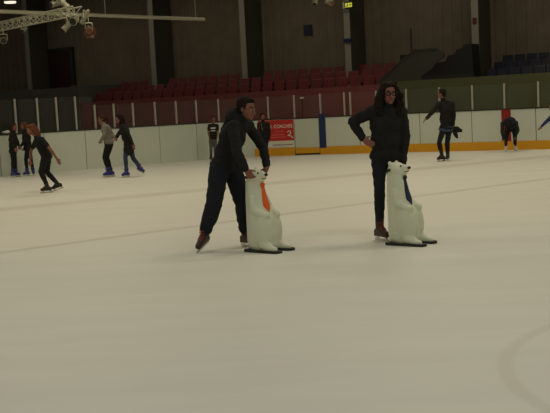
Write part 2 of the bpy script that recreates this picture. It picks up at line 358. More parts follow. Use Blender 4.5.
# profiled back wall
mb = MB(); prof = []; a = -31.0
while a < 13:
    for da, dn in ((0, 0), (.20, 0), (.23, .02), (.33, .02)): prof.append((a+da, 3.3+dn))
    a += .36
poly = [S(a, n_, 0) for a, n_ in prof]; k = len(poly)
mb.add(poly+[p+V((0, 0, 8)) for p in poly], [(i, i+1, k+i+1, k+i) for i in range(k-1)])
tag(mb.build('wall_back', M_wallback), kind='structure')
mb = MB(); mb.box(S(-9, -15, 8.1), (46, 40, .2), MR)
tag(mb.build('ceiling', M_ceiling), kind='structure')
mb = MB()
for a in range(-28, 12, 3): sbox(mb, a-.12, a+.12, -30, 3.2, 7.6, 8.0)
tag(mb.build('ceiling_beams', M_ceiling), kind='structure')
# stand fronts
tag(sbox(MB(), -13.95, .35, 0, .15, 0, 2.1).build('wall_stand_front_maroon', M_maroon), kind='structure')
tag(sbox(MB(), .35, 11, 0, .15, 0, 2.16).build('wall_stand_front_olive', M_olive), kind='structure')
mb = MB(); sbox(mb, -24, -14.35, 0, .2, 0, 2.75); sbox(mb, -14.35, -13.95, -.05, 3.2, 0, 2.8)
tag(mb.build('wall_grey_end', M_greywall), kind='structure')
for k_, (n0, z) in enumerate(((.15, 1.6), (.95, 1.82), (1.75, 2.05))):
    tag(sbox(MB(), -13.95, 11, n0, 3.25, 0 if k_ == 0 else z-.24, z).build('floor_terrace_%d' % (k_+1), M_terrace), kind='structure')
# dark doorway in the back wall, over the grey end
mb = MB(); sbox(mb, -19.8, -17.45, 3.16, 3.28, 2.4, 4.5)
d = mb.build('door_1', mat('door_maroon', (.040, .016, .014), .7), None); tag(d, kind='structure')
mb = MB()
for a0, a1, z0, z1 in ((-19.95, -19.8, 2.4, 4.65), (-17.45, -17.3, 2.4, 4.65), (-19.95, -17.3, 4.5, 4.65)): sbox(mb, a0, a1, 3.12, 3.28, z0, z1)
mb.build('door_frame', M_steel, d)
# steel columns
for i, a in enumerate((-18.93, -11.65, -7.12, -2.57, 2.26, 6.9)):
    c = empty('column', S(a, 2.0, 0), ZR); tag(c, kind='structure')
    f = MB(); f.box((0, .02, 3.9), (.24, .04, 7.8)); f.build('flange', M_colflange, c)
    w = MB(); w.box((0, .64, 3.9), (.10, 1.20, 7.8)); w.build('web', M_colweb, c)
    if i == 3:
        b = MB(); b.box((.02, -.03, 3.76), (.30, .06, .13)); b.build('notice', M_bluecloth, c)
    if i == 4:
        b = MB(); b.box((.0, -.02, 4.03), (.13, .03, .2)); b.build('notice', mat('notice_red', (.12, .02, .016), .6), c)

# ------------------------------------------------------------------ rink boards
bar = empty('rink_barrier', curve(6.0)); tag(bar, 'long white curved ice rink barrier with clear screens on slim metal posts', 'barrier')
def rel(mb):
    o = bar.location; mb.v = [p-o for p in mb.v]; return mb
ends = [T0]+SEAMS+[T1]
for a, b in zip(ends[:-1], ends[1:]):
    if abs(a-SEAMS[8]) < 1e-6: continue          # the gate fills this bay
    rel(ribbon(MB(), a+.004, b-.004, 0, .08, 0, HB)).build('board_panel', M_board, bar)
rel(ribbon(MB(), T0, SEAMS[8]-.01, -.02, .11, HB, HB+.035)).build('cap_rail', M_cap, bar)
rel(ribbon(MB(), SEAMS[9]+.01, T1, -.02, .11, HB, HB+.035)).build('cap_rail', M_cap, bar)
rel(ribbon(MB(), T_KICK, SEAMS[8]-.004, -.016, 0, 0, .245)).build('kick_strip', M_kick, bar)
rel(ribbon(MB(), SEAMS[9]+.004, T1, -.016, 0, 0, .245)).build('kick_strip', M_kick, bar)
rel(ribbon(MB(), T_BLUE[0]+.006, T_BLUE[1], -.022, -.002, .20, HB+.12)).build('blue_marker', M_blue, bar)
rel(ribbon(MB(), T_RED[0], T_RED[1], -.022, -.002, .25, HB-.0)).build('red_marker', M_red, bar)
extra = [T0+.12, T0+.42, T0+.72, T0+1.0]+POSTS+[T1-.45]
extra.sort()
for i, t in enumerate(extra):
    top = 2.14 if t < 3.0 else 1.88
    p = curve(t)+away(t)*.05; g = tangent(t)
    M = basis(g, away(t), V((0, 0, 1)))
    rel(MB().box(p+V((0, 0, (HB+.035+top)/2)), (.045, .06, top-HB-.035), M)).build('glass_post', M_alu, bar)
for a, b in zip(extra[:-1], extra[1:]):
    top = 2.12 if a < 2.95 else 1.86
    if b-a < .12: continue
    rel(ribbon(MB(), a+.03, b-.03, .045, .057, HB+.036, top)).build('glass_pane', M_glass, bar)

# gate in the boards
g0, g1 = T_GATE
gate = empty('rink_gate', curve((g0+g1)/2)); tag(gate, 'white rink gate closed between the red banner and the blue stripe', 'gate')
def relg(mb):
    o = gate.location; mb.v = [p-o for p in mb.v]; return mb
relg(ribbon(MB(), g0, g1, .0, .07, .05, HB-.01)).build('gate_panel', mat('gate_plastic', (.56, .60, .50), .45, nscale=3, namt=.04), gate)
relg(ribbon(MB(), g0+.004, g1-.004, -.016, -.001, .05, .23)).build('kick_strip', M_kick, gate)
relg(ribbon(MB(), g0, g1, -.01, .07, .0, .045)).build('threshold', M_cap, gate)
relg(ribbon(MB(), g0, g1, -.015, .09, HB-.008, HB+.03)).build('cap_rail', M_cap, gate)

# advertising banner on the boards
b0, b1 = T_BANNER
ban = empty('advertising_banner', curve((b0+b1)/2)); tag(ban, 'red advertising banner with white lettering fixed to the white rink boards', 'banner')
def relb(mb):
    o = ban.location; mb.v = [p-o for p in mb.v]; return mb
relb(ribbon(MB(), b0, b1, -.012, -.001, .47, HB-.015)).build('red_sheet', M_banner, ban)
relb(ribbon(MB(), b0, b1, -.012, -.001, .26, .465)).build('white_strip', mat('banner_white', (.70, .66, .58), .5), ban)
def text_on(t, z, s, size, m, parent, origin, width, align='LEFT', name='lettering'):
    cu = D.curves.new('lettering', 'FONT'); cu.body = s; cu.size = size; cu.extrude = .002; cu.align_x = align; cu.offset = size*.012
    tmp = D.objects.new('tmp', cu); COL.objects.link(tmp)
    dg = bpy.context.evaluated_depsgraph_get(); dg.update()
    me = D.meshes.new_from_object(tmp.evaluated_get(dg)); D.objects.remove(tmp)
    me.materials.clear(); me.materials.append(m)
    o = link(D.objects.new(name, me), parent)
    k = width/max(v.co.x for v in me.vertices)
    for v in me.vertices: v.co.x *= k
    tt = t; x0 = 0.; pts = [(0., t)]
    while x0 < 2.0:
        x0 += (curve(tt+.01)-curve(tt)).length; tt += .01; pts.append((x0, tt))
    for v in me.vertices:                      # follow the bend of the boards
        x = max(0., v.co.x); i = 0
        while i < len(pts)-2 and pts[i+1][0] < x: i += 1
        f = (x-pts[i][0])/(pts[i+1][0]-pts[i][0]); q = pts[i][1]+f*(pts[i+1][1]-pts[i][1])
        v.co = curve(q)-away(q)*(.016+v.co.z)+V((0, 0, z+v.co.y))-origin
    return o
def tb(f): return b0+(b1-b0)*f
text_on(tb(.33), .875, 'L COACHES', .150, M_white, ban, ban.location, (curve(tb(.965))-curve(tb(.33))).length)
for f0, f1, z in ((.46, .67, .765), (.36, .70, .66), (.33, .74, .585)):
    relb(ribbon(MB(), tb(f0), tb(f1), -.016, -.0125, z-.018, z+.018)).build('small_print', M_pale, ban)
mb = MB()
lg = [(-.085, .10), (-.03, .15), (.05, .13), (.075, .06), (.0, .0), (-.07, -.05), (.0, -.045), (.06, -.06), (.12, -.11), (.15, -.15)]
t = tb(.86); g = tangent(t)
pts = [curve(t)-away(t)*.02+g*x*.66+V((0, 0, .66+z*.75)) for x, z in lg]
relb(mb.tube(pts, .017, 6)).build('emblem', M_white, ban)
relb(ribbon(MB(), tb(.36), tb(.95), -.016, -.0125, .325, .355)).build('small_print', M_greyprint, ban)

# ------------------------------------------------------------------ things in the stand
ORD = ('first second third fourth fifth sixth seventh eighth ninth tenth eleventh twelfth thirteenth fourteenth fifteenth sixteenth seventeenth eighteenth nineteenth '
       'twentieth twenty-first twenty-second twenty-third twenty-fourth twenty-fifth twenty-sixth twenty-seventh twenty-eighth twenty-ninth thirtieth').split()
def make_seat(m):
    root = empty('stand_seat')
    s = MB()
    s.box((0, 0, .43), (.44, .40, .035)); s.box((0, -.19, .405), (.44, .03, .07))
    s.build('seat', m, root, bevel=.012)
    b = MB(); b.add([(-.22, .16, .46), (.22, .16, .46), (.22, .20, .46), (-.22, .20, .46), (-.20, .25, .84), (.20, .25, .84), (.20, .285, .84), (-.20, .285, .84)],
                    [(0, 1, 2, 3), (4, 7, 6, 5), (0, 4, 5, 1), (1, 5, 6, 2), (2, 6, 7, 3), (3, 7, 4, 0)])
    b.build('backrest', m, root, bevel=.015)
    for sx in (-.17, .17):
        l = MB(); l.box((sx, .05, .206), (.035, .05, .412)); l.box((sx, .17, .43), (.03, .08, .10)); l.build('leg', M_steel, root)
    return root
ROWS = ((.48, 1.6, 'front'), (1.28, 1.82, 'middle'), (2.08, 2.05, 'back'))
red0 = make_seat(M_seatred); blue0 = make_seat(M_seatblue); first = {'r': True, 'b': True}
COLS_A = (-11.65, -7.12, -2.57, 2.26, 6.9)
for n_, z, row in ROWS:
    for kind, a0, a1, step, proto in (('r', -13.55, -.30, .52, red0), ('b', 3.25, 7.2, .40, blue0)):
        a = a0; i = 0
        while a < a1:
            blocked = row == 'back' and any(abs(a-c) < .36 for c in COLS_A)
            if not blocked and not (kind == 'r' and a > -.6 and row != 'front' and a > -.1):
                o = proto if first[kind] else copy_tree(proto); first[kind] = False
                o.location = S(a, n_, z); o.rotation_euler.z = ZR
                if kind == 'b': o.scale = (.88, .95, .95)
                if kind == 'r': tag(o, 'red stand seat in the %s row, %s along from the grey end wall' % (row, ORD[i]), 'seat', 'red seats in the stand')
                else: tag(o, 'dark blue stand seat in the %s row, %s along from the black steps' % (row, ORD[i]), 'seat', 'dark blue seats in the stand')
                i += 1
            a += step

w = MB()
w.prism([S(a, .02, z) for a, z in ((-.42, 2.165), (-.28, 2.25), (.95, 3.12), (1.0, 3.14), (1.75, 3.12), (2.0, 2.99), (2.0, 2.88), (1.73, 2.70), (1.6, 2.52), (1.20, 2.30), (1.20, 2.165))], NX*.08)
w.prism([S(a, .0, z) for a, z in ((-.30, 2.27), (.95, 3.155), (1.77, 3.135), (1.77, 3.095), (.96, 3.11), (-.28, 2.23))], NX*.12)
wd = w.build('stair_parapet', M_wedge); tag(wd, 'grey sloping stair parapet standing between the red and blue seats', 'stair parapet')
w = MB()
w.prism([S(a, .11, z) for a, z in ((1.23, 2.17), (1.23, 2.30), (1.60, 2.52), (1.73, 2.68), (2.0, 2.70), (2.1, 2.88), (2.3, 2.90), (2.4, 3.05), (2.6, 3.08), (2.66, 3.19), (2.90, 3.19), (2.94, 2.17))], NX*.6)
st = w.build('steps', M_black); tag(st, 'black stepped block beside the dark blue seats', 'steps')
rail = MB(); rail.box(S(2.1, .08, 2.225), (1.75, .05, .11), MR); rl = rail.build('bottom_ledge', M_cap, st)
pole = empty('slim_pole', S(.75, .30, 1.6)); tag(pole, 'thin dark notched pole rising above the grey stair parapet', 'pole')
MB().cap((0, 0, 0), (0, 0, 2.26), .020, .018, flat=True).build('shaft', M_black, pole)
mb = MB()
for k_ in range(9): mb.box((.0, 0, 1.45+k_*.09), (.065, .06, .03))
mb.build('notches', M_black, pole)
cb = empty('control_box', S(.47, .30, 1.6)); tag(cb, 'small dark box on a stem beside the thin notched pole', 'box')
MB().box((0, 0, 1.33), (.25, .2, .17)).build('case', M_black, cb, bevel=.01)
MB().cap((0, 0, 0), (0, 0, 1.25), .02, flat=True).build('stem', M_black, cb)
# blue sign on back wall
bs = MB(); sbox(bs, -5.16, -4.81, 3.26, 3.30, 4.17, 4.57); o = bs.build('wall_sign', mat('sign_blue', (.016, .022, .05), .6)); tag(o, 'dark blue square sign on the profiled back wall', 'sign')
# lit exit sign
ex = empty('exit_sign', S(-2.41, 1.86, 4.98), ZR); tag(ex, 'lit yellow-green exit sign hanging before a steel column', 'sign')
MB().box((0, 0, 0), (.42, .08, .24)).build('case', M_steel, ex, bevel=.01)
MB().box((.05, -.043, 0), (.27, .006, .15)).build('lit_face', mat('exit_glow', (.3, .3, .02), .5, emit=(.75, .75, .08), estr=.55), ex)
MB().box((-.155, -.043, 0), (.07, .006, .22)).build('end_plate', mat('exit_plate', (.62, .6, .46), .5), ex)
pm = MB(); pm.cap((.0, -.048, .045), (.0, -.048, .046), .016); pm.chain([(.0, -.048, .02), (-.01, -.048, -.015), (.02, -.048, -.05)], [.012, .012, .009]); pm.chain([(-.01, -.048, -.015), (-.04, -.048, -.05)], [.012, .009])
pm.chain([(.0, -.048, .02), (.035, -.048, .0)], [.009, .008]); pm.chain([(.09, -.048, 0), (.16, -.048, 0)], [.009, .009]); pm.chain([(.09, -.048, 0), (.12, -.048, .03)], [.009, .009]); pm.chain([(.09, -.048, 0), (.12, -.048, -.03)], [.009, .009])
pm.build('pictogram', M_black, ex)
for sx in (-.15, .15): MB().cap((sx, 0, .12), (sx, 0, 2.62), .008, flat=True, n=6).build('hanger', M_steel, ex)
# white fitting on a thin post behind the gate
wf = empty('post_lamp', (1.06, 33.0, 0)); tag(wf, 'small white lamp head on a thin post behind the rink gate', 'lamp')
MB().cap((0, 0, .03), (0, 0, 1.76), .018, flat=True).build('post', M_black, wf)
MB().box((0, 0, 1.79), (.13, .10, .055)).build('lamp_head', mat('fitting_white', (.75, .72, .62), .4), wf, bevel=.01)

# ------------------------------------------------------------------ overhead lighting
# pipe
pa, pb = V((-9.2, 26.0, 4.55)), V((-1.95, 32.3, 4.42))
pipe = empty('lighting_pipe', pa); tag(pipe, 'long grey metal pipe slung under the ceiling above the truss', 'pipe')
MB().cap(V((0, 0, 0)), pb-pa, .055, flat=True).build('tube', M_truss, pipe)
for f in (.25, .62, .965):
    q = (pb-pa)*f; MB().cap(q, q+V((0, 0, 8.0-(pa+q).z)), .010, flat=True, n=6).build('hanger', M_truss, pipe)
# truss
ta, tb_ = V((-10.0, 31.05, 4.12)), V((-4.72, 25.55, 4.22))
tr = empty('lighting_truss', ta); tag(tr, 'pale metal lattice truss slung from the ceiling carrying spotlights', 'truss')
dv = tb_-ta; L_ = dv.length; du = dv.normalized(); dn = V((-du.y, du.x, 0)).normalized(); up = V((0, 0, 1))
ch = [dn*.13+up*.09, -dn*.13+up*.09, -up*.12]
for c in ch: MB().cap(c, dv+c, .022, flat=True, n=10).build('chord', M_truss, tr)
mb = MB(); nb = int(L_/.30)
for i in range(nb):
    p, q, r_ = du*(i*L_/nb), du*((i+.5)*L_/nb), du*((i+1)*L_/nb)
    for c in ch[:2]: mb.cap(p+c, q+ch[2], .009, n=6, flat=True); mb.cap(q+ch[2], r_+c, .009, n=6, flat=True)
    mb.cap(p+ch[0], r_+ch[1], .009, n=6, flat=True)
mb.build('lattice', M_truss, tr)
for f in (.35, .93):
    q = dv*f+up*.09; MB().cap(q, q+V((0, 0, 8.0-(ta+q).z)), .010, flat=True, n=6).build('hanger', M_truss, tr)
def spot(loc, dirv, label, size=.30, barn=None, hang=None, rad=.075, gel=False):
    o = empty('spotlight', loc); tag(o, label, 'spotlight', 'spotlights under the ceiling')
    d = V(dirv).normalized(); s_ = d.cross(V((0, 0, 1))).normalized(); u = s_.cross(d)
    b = MB(); b.cap(-d*size*.5, d*size*.35, rad*.85, rad, n=16, flat=True); b.cap(-d*size*.62, -d*size*.5, rad*.5, rad*.85, n=16, flat=True); b.cap(d*size*.35, d*size*.5, rad*1.12, rad*1.12, n=16, flat=True)
    b.build('housing', M_lamp, o, bevel=.006)
    MB().cap(d*size*.5, d*(size*.5+.004), rad*.95, n=16, flat=True).build('lens', M_gel if gel else M_lens, o)
    y = MB(); y.tube([s_*rad*1.2, s_*rad*1.2+V((0, 0, .16)), -s_*rad*1.2+V((0, 0, .16)), -s_*rad*1.2], .012, 6)
    hz = hang if hang is not None else .30
    y.cap((0, 0, .16), (0, 0, hz), .014, flat=True, n=8); y.build('yoke', M_truss, o)
    if barn:
        for a_, b_ in ((s_, u), (u, s_)):
            for e in (-1, 1):
                f_ = MB(); c0 = d*size*.5+a_*e*rad*1.1; c1 = d*(size*.5+.11)+a_*e*(rad*1.1+.06)
                th = a_*e*.006
                f_.add([c0-b_*rad, c0+b_*rad, c1+b_*rad*1.3, c1-b_*rad*1.3, c0-b_*rad+th, c0+b_*rad+th, c1+b_*rad*1.3+th, c1-b_*rad*1.3+th],
                       [(0, 1, 2, 3), (7, 6, 5, 4), (0, 4, 5, 1), (1, 5, 6, 2), (2, 6, 7, 3), (3, 7, 4, 0)])
                f_.build('barn_door', M_gel if gel else M_black, o)
    return o
spot((-5.17, 26.15, 4.47), (.55, -.2, -.55), 'pale spotlight above the truss, tilted down the far side of its neck', .36, hang=3.5)
spot((-5.42, 26.3, 4.48), (-.5, -.5, -.15), 'pale spotlight above the truss pointing flat along the rink', .26, hang=3.4)
spot((-4.83, 25.7, 3.98), (-.25, -.9, -.3), 'short spotlight under the truss end facing out with a dark round lens', .22, hang=.24, rad=.095)
spot((-5.05, 25.8, 3.86), (-.6, -.25, -.6), 'slender pale spotlight under the truss end angled down to the ice', .30, hang=.36)
spot((-4.58, 25.75, 4.05), (-.45, .1, -.7), 'long pale spotlight at the tip of the truss pointing steeply down', .36, hang=.2, rad=.06)
spot((-4.52, 25.9, 3.76), (.25, -.75, -.35), 'spotlight with reddish flaps hanging lowest at the truss end', .20, barn=True, hang=.46, gel=True)
spot((-6.55, 27.45, 3.97), (-.3, -.8, -.5), 'small pale lamp clipped beneath the middle of the truss', .2, hang=.12, rad=.06)
spot((-7.26, 28.0, 3.76), (.2, -.9, -.25), 'square-framed spotlight with a black lens hanging by itself below the truss', .18, hang=.36, rad=.085, barn=False)
spot((1.46, 29, 4.52), (-.25, -.6, -.75), 'whitish spotlight hanging alone near the exit sign, nearer the blue wall sign', .34, hang=3.45, rad=.07)
spot((1.84, 29, 4.43), (.55, -.6, -.25), 'shorter spotlight with pinkish lens hanging beside the lit exit sign', .26, hang=3.5, rad=.07, gel=True)
hb = empty('high_bay_lamp', (-10.0, 40, 6.11)); tag(hb, 'glowing round lamp hung high above the corner of the rink', 'lamp')
MB().cap((0, 0, .06), (0, 0, .34), .24, .07, n=24, flat=True).build('reflector', M_lamp, hb)
MB().cap((0, 0, 0), (0, 0, .058), .22, .235, n=24, flat=True).build('bulb', mat('lamp_glow', (.8, .8, .7), .5, emit=(1, .93, .72), estr=1.0), hb)
MB().cap((0, 0, .34), (0, 0, 1.8), .012, n=8, flat=True).build('cable', M_steel, hb)

# small white cloth lying on the board top
p = curve(2.125)+away(2.125)*.03
wc = MB(); wc.ell((p.x, p.y, HB+.082), (.12, .06, .042)); wc.ell((p.x+.05, p.y, HB+.097), (.07, .05, .042))
o = wc.fuse('cloth', M_whitecloth, None, .012, 3, .012, 14); tag(o, 'small crumpled white cloth lying on the rink board top', 'cloth')

# ------------------------------------------------------------------ people
def hand(mb, wri, d, n, thumb, s=1., curl=.35, r=1.):
    """palm, four unequal bent fingers and a thumb; d = where the fingers point, n = where the palm faces"""
    d = V(d).normalized(); n = V(n); n = (n-d*n.dot(d)).normalized(); side = d.cross(n)*thumb
    w = V(wri); M = basis(side, d, n)
    mb.cap(w-d*.02*s, w+d*.03*s, .027*s, .03*s)
    mb.ell(w+d*.052*s, (.041*s, .050*s, .018*s), M)
    for k, (off, ln) in enumerate(((.031, .070), (.0105, .080), (-.0105, .074), (-.031, .058))):
        b = w+d*.080*s+side*off*s+n*.002*s
        sp = side*(off*1.2)
        d1 = (d+sp).normalized()*math.cos(curl)+n*math.sin(curl); d2 = (d+sp).normalized()*math.cos(2.1*curl)+n*math.sin(2.1*curl)
        k1 = b+d1*ln*.55*s; k2 = k1+d2*ln*.5*s
        mb.chain([b-d*.03*s, b, k1, k2], [.010*s*r, .0098*s*r, .0088*s*r, .0070*s*r], 8)
    t0 = w+d*.022*s+side*.030*s; td = (d*.62+side*.62+n*.35).normalized()
    t1 = t0+td*.042*s; t2 = t1+(td+d*.5+n*curl*.8).normalized()*.032*s
    mb.chain([t0-td*.015*s, t0, t1, t2], [.014*s, .0130*s*r, .0108*s*r, .0082*s*r], 8)

def person(key, label, group=None, face=(0, -1, 0), tilt=(0, 0, 1), s=1., voxel=.011, skin=None, hair='short', hairm=None, top=None, topkind='jacket', legs=None,
           boot=None, bootkind='figure', lace=None, toes=((0, -1, 0), (0, -1, 0)), hands=None, glasses=False, build=1., sleeve=1.0, planted=(True, True), flare=1.0, hood=False, hem=0.):
    loc, J = FIGS[key]
    J = {k: V(v) for k, v in J.items()}
    root = empty('person', loc); tag(root, label, 'person', group)
    skin = skin or M_skin; B = build
    # trunk frame
    up = (J['neck']-J['pelvis']).normalized(); rt = J['sho_b']-J['sho_a']; rt = (rt-up*rt.dot(up)).normalized(); fw = up.cross(rt)
    if fw.dot(V(face)) < 0: fw = -fw
    TM = basis(rt, fw, up)
    ch, pe, nk = J['chest'], J['pelvis'], J['neck']
    mid = (ch+pe)/2
    # feet: set every planted blade on the ice
    feet = []
    for q, t, pl in (('a', toes[0], planted[0]), ('b', toes[1], planted[1])):
        sh = (J['knee_'+q]-J['ank_'+q]).normalized(); t = V(t).normalized()
        u = sh*.6+V((0, 0, 1))*.4; u = (u-t*u.dot(t)).normalized(); sd = t.cross(u)
        if pl:
            low = min((J['ank_'+q]-u*.145*s+t*e*s).z for e in (-.07, .15))
            J['ank_'+q].z -= low-.001
        feet.append((J['ank_'+q], t, u, sd))
    # head frame
    hf = V(face).normalized(); hu = V(tilt).normalized(); hf = (hf-hu*hf.dot(hu)).normalized(); hr = hf.cross(hu)
    HM = basis(hr, hf, hu); hc = J['head']
    def H(x, y, z): return hc+HM @ V((x*s, y*s, z*s))
    # ---- body
    b = MB()
    b.ell(pe, (.155*s*B, .105*s*B, .12*s), TM); b.ell(mid, (.135*s*B, .095*s*B, .17*s), TM); b.ell(ch, (.155*s*B, .105*s*B, .17*s), TM)
    b.cap(J['sho_a'], J['sho_b'], .052*s); b.cap(nk-up*.09*s, nk, .06*s, .055*s); b.cap(nk, H(0, -.015, -.06), .055*s, .050*s)
    b.cap(nk-up*.05*s, J['sho_a'], .05*s, .045*s); b.cap(nk-up*.05*s, J['sho_b'], .05*s, .045*s)
    for q in 'ab':
        b.chain([J['sho_'+q], J['elb_'+q], J['wri_'+q]], [.046*s, .037*s, .025*s])
        el, w = J['elb_'+q], J['wri_'+q]; b.cap(el+(w-el)*.2, el+(w-el)*.45, .039*s, .035*s)
        b.chain([J['hip_'+q], J['knee_'+q], J['ank_'+q]], [.075*s*B, .05*s*B, .034*s])
        kn, an = J['knee_'+q], J['ank_'+q]; b.cap(kn+(an-kn)*.15, kn+(an-kn)*.45, .050*s, .046*s)
    hands = hands or {}
    for q, th in (('a', 1), ('b', -1)):
        w = J['wri_'+q]; dd, nn, tt, cu = hands.get(q, (w-J['elb_'+q], -rt if q == 'b' else rt, th, .35))
        hand(b, w, dd, nn, tt, s, cu, 1.15 if voxel > .008 else 1.)
    # skull, jaw, nose, ears
    b.ell(H(0, -.012, .035), (.075*s, .094*s, .084*s), HM); b.ell(H(0, .018, -.035), (.060*s, .072*s, .078*s), HM)
    b.ell(H(0, .062, -.092), (.027*s, .026*s, .022*s), HM); b.cap(H(0, .086, .012), H(0, .106, -.030), .009*s, .0145*s, 8)
    b.ell(H(0, .072, .022), (.052*s, .02*s, .012*s), HM)
    for e in (-1, 1):
        b.ell(H(e*.076, -.008, -.008), (.011*s, .021*s, .032*s), HM); b.ell(H(e*.036, .060, -.028), (.022*s, .022*s, .020*s), HM); b.ell(H(e*.010, .098, -.034), (.010*s, .010*s, .008*s), HM)
    b.fuse('body', skin, root, voxel, 3)
    # ---- face
    for e in (-1, 1):
        y = MB(); y.ell(H(e*.031, .082, .002), (.013*s, .008*s, .0075*s), HM, 10, 8); ey = y.build('eye', M_eyew, root, True)
        y = MB(); y.ell(H(e*.031, .0895, .002), (.0065*s, .003*s, .0065*s), HM, 10, 8); y.build('iris', M_iris, ey, True)
        y = MB(); y.chain([H(e*.014, .0925, .026), H(e*.032, .089, .031), H(e*.048, .076, .026)], [.0045*s, .005*s, .0035*s], 6); y.build('eyebrow', hairm or M_hairdark, root, True)
    y = MB(); y.chain([H(-.024, .081, -.064), H(-.009, .0905, -.061), H(.009, .0905, -.061), H(.024, .081, -.064)], [.004*s, .0065*s, .0065*s, .004*s], 8); y.chain([H(-.018, .083, -.069), H(.018, .083, -.069)], [.006*s, .006*s], 8)
    y.build('mouth', M_lip, root, True)
    # ---- hair
    h = MB(); hm = hairm or M_hairdark
    h.ell(H(0, -.028, .050), (.086*s, .096*s, .086*s), HM); h.ell(H(0, .03, .098), (.062*s, .055*s, .03*s), HM)
    h.ell(H(0, -.060, -.01), (.076*s, .055*s, .07*s), HM)
    for e in (-1, 1): h.cap(H(e*.079, .012, .045), H(e*.078, .012, .0), .012*s, .008*s)
    if hair == 'long':
        for e in (-1, 1):
            h.chain([H(e*.045, .03, .108), H(e*.086, .02, .04), H(e*.104, .0, -.05), H(e*.118, .0, -.13), H(e*.118, .02, -.19), H(e*.10, .05, -.235)], [.032*s, .036*s, .048*s, .052*s, .046*s, .026*s])
            h.chain([H(e*.03, -.05, .08), H(e*.080, -.06, -.05), H(e*.105, -.06, -.15), H(e*.09, -.05, -.23)], [.065*s, .064*s, .062*s, .045*s])
        for q in range(26):                                  # loose curls
            an = -.35+q*(math.pi+.7)/25; zz = -.02-.22*((q*7) % 10)/10
            h.ell(H(-.135*math.cos(an), .03-.115*math.sin(an), zz), (.026*s, .026*s, .034*s), HM, 10, 8)
        h.chain([H(0, -.08, .03), H(0, -.10, -.12), H(0, -.095, -.24)], [.07*s, .08*s, .05*s])
    elif hair == 'mane':
        h.chain([H(0, -.07, .06), H(0, -.105, -.06), H(0, -.105, -.18), H(0, -.09, -.26)], [.075*s, .07*s, .058*s, .030*s])
        for e in (-1, 1): h.chain([H(e*.06, .0, .09), H(e*.086, -.02, 0), H(e*.075, -.05, -.12)], [.03*s, .03*s, .03*s])
    elif hair == 'tail':
        h.chain([H(0, -.115, .055), H(0, -.16, .02), H(0, -.165, -.07), H(0, -.145, -.14)], [.028*s, .034*s, .030*s, .012*s])
    elif hair == 'bushy':
        h.ell(H(0, -.045, .055), (.094*s, .10*s, .088*s), HM); h.ell(H(0, -.085, -.035), (.075*s, .05*s, .07*s), HM)
    h.fuse('hair', hm, root, max(.008*s, voxel*.8), 2, .009 if hair != 'short' else .005, 22)
    if glasses:
        g = MB()
        for e in (-1, 1):
            c = [H(e*.034+.027*math.cos(w), .102, .002+.020*math.sin(w)) for w in [2*math.pi*k/14 for k in range(15)]]
            g.tube(c, .0040, 6)
            g.tube([H(e*.061, .100, .008), H(e*.079, .05, .008), H(e*.081, -.02, .0)], .0035, 6)
        g.tube([H(-.008, .103, .004), H(.008, .103, .004)], .0035, 6)
        go = g.build('glasses', M_black, root, True)
    # ---- top
    t = MB()
    if top:
        k = {'jacket': 1.0, 'coat': 1.0, 'tee': .9, 'hoodie': 1.04}[topkind]
        t.ell(ch, (.192*s*B*k, .142*s*B*k, .195*s), TM); t.ell(mid, (.180*s*B*k, .135*s*B*k, .22*s), TM); t.ell(pe+up*(.03-hem)*s, (.188*s*B*k, .140*s*B*k, .13*s), TM)
        t.cap(J['sho_a'], J['sho_b'], .076*s*k); t.cap(nk-up*.10*s, nk-up*.035*s, .088*s, .070*s)
        if topkind != 'tee': t.cap(nk-up*.05*s, nk+(hc-nk)*.22, .074*s, .066*s)
        for q in 'ab': t.cap(nk-up*.07*s, J['sho_'+q], .072*s, .066*s)
        for q in 'ab':
            so, el, w = J['sho_'+q], J['elb_'+q], J['wri_'+q]
            if topkind == 'tee': t.cap(so, so+(el-so)*.6, .062*s, .056*s)
            else: t.chain([so, el, el+(w-el)*.93], [.070*s*k*sleeve, .057*s*k*sleeve, .044*s*k*sleeve])
        if topkind == 'coat':
            hl = (J['hip_a']+J['hip_b'])/2; kn = (J['knee_a']+J['knee_b'])/2
            low = hl+(kn-hl)*.32
            for e in (-1, 1): t.cap(pe+rt*e*.04*s, low+rt*e*.075*s, .15*s, .145*s)
        if hood:
            hb_ = nk-fw*.03*s+up*.035*s
            t.chain([nk+fw*.03*s+rt*.09*s-up*.02*s, hb_-fw*.03*s+rt*.085*s, hb_-fw*.075*s, hb_-fw*.03*s-rt*.085*s, nk+fw*.03*s-rt*.09*s-up*.02*s], [.045*s, .062*s, .078*s, .062*s, .045*s])
            t.cap(hb_-fw*.075*s, nk-fw*.12*s-up*.15*s, .078*s, .06*s)
        tp = t.fuse('top' if topkind == 'tee' else topkind, top, root, voxel, 4, .010*s if topkind != 'tee' else .005, 10)
    # ---- trousers
    if legs:
        l = MB(); l.ell(pe-up*.01*s, (.170*s*B, .122*s*B, .125*s), TM)
        for q in 'ab':
            hi, kn, an = J['hip_'+q], J['knee_'+q], J['ank_'+q]
            l.chain([hi, kn, an+(kn-an)*.22], [.094*s*B*(.5+.5*flare), .064*s*B*flare, .052*s*flare]); l.cap(kn+(an-kn)*.12, kn+(an-kn)*.5, .065*s*flare, .060*s*flare)
        l.fuse('trousers', legs, root, voxel, 4, .007*s, 11)
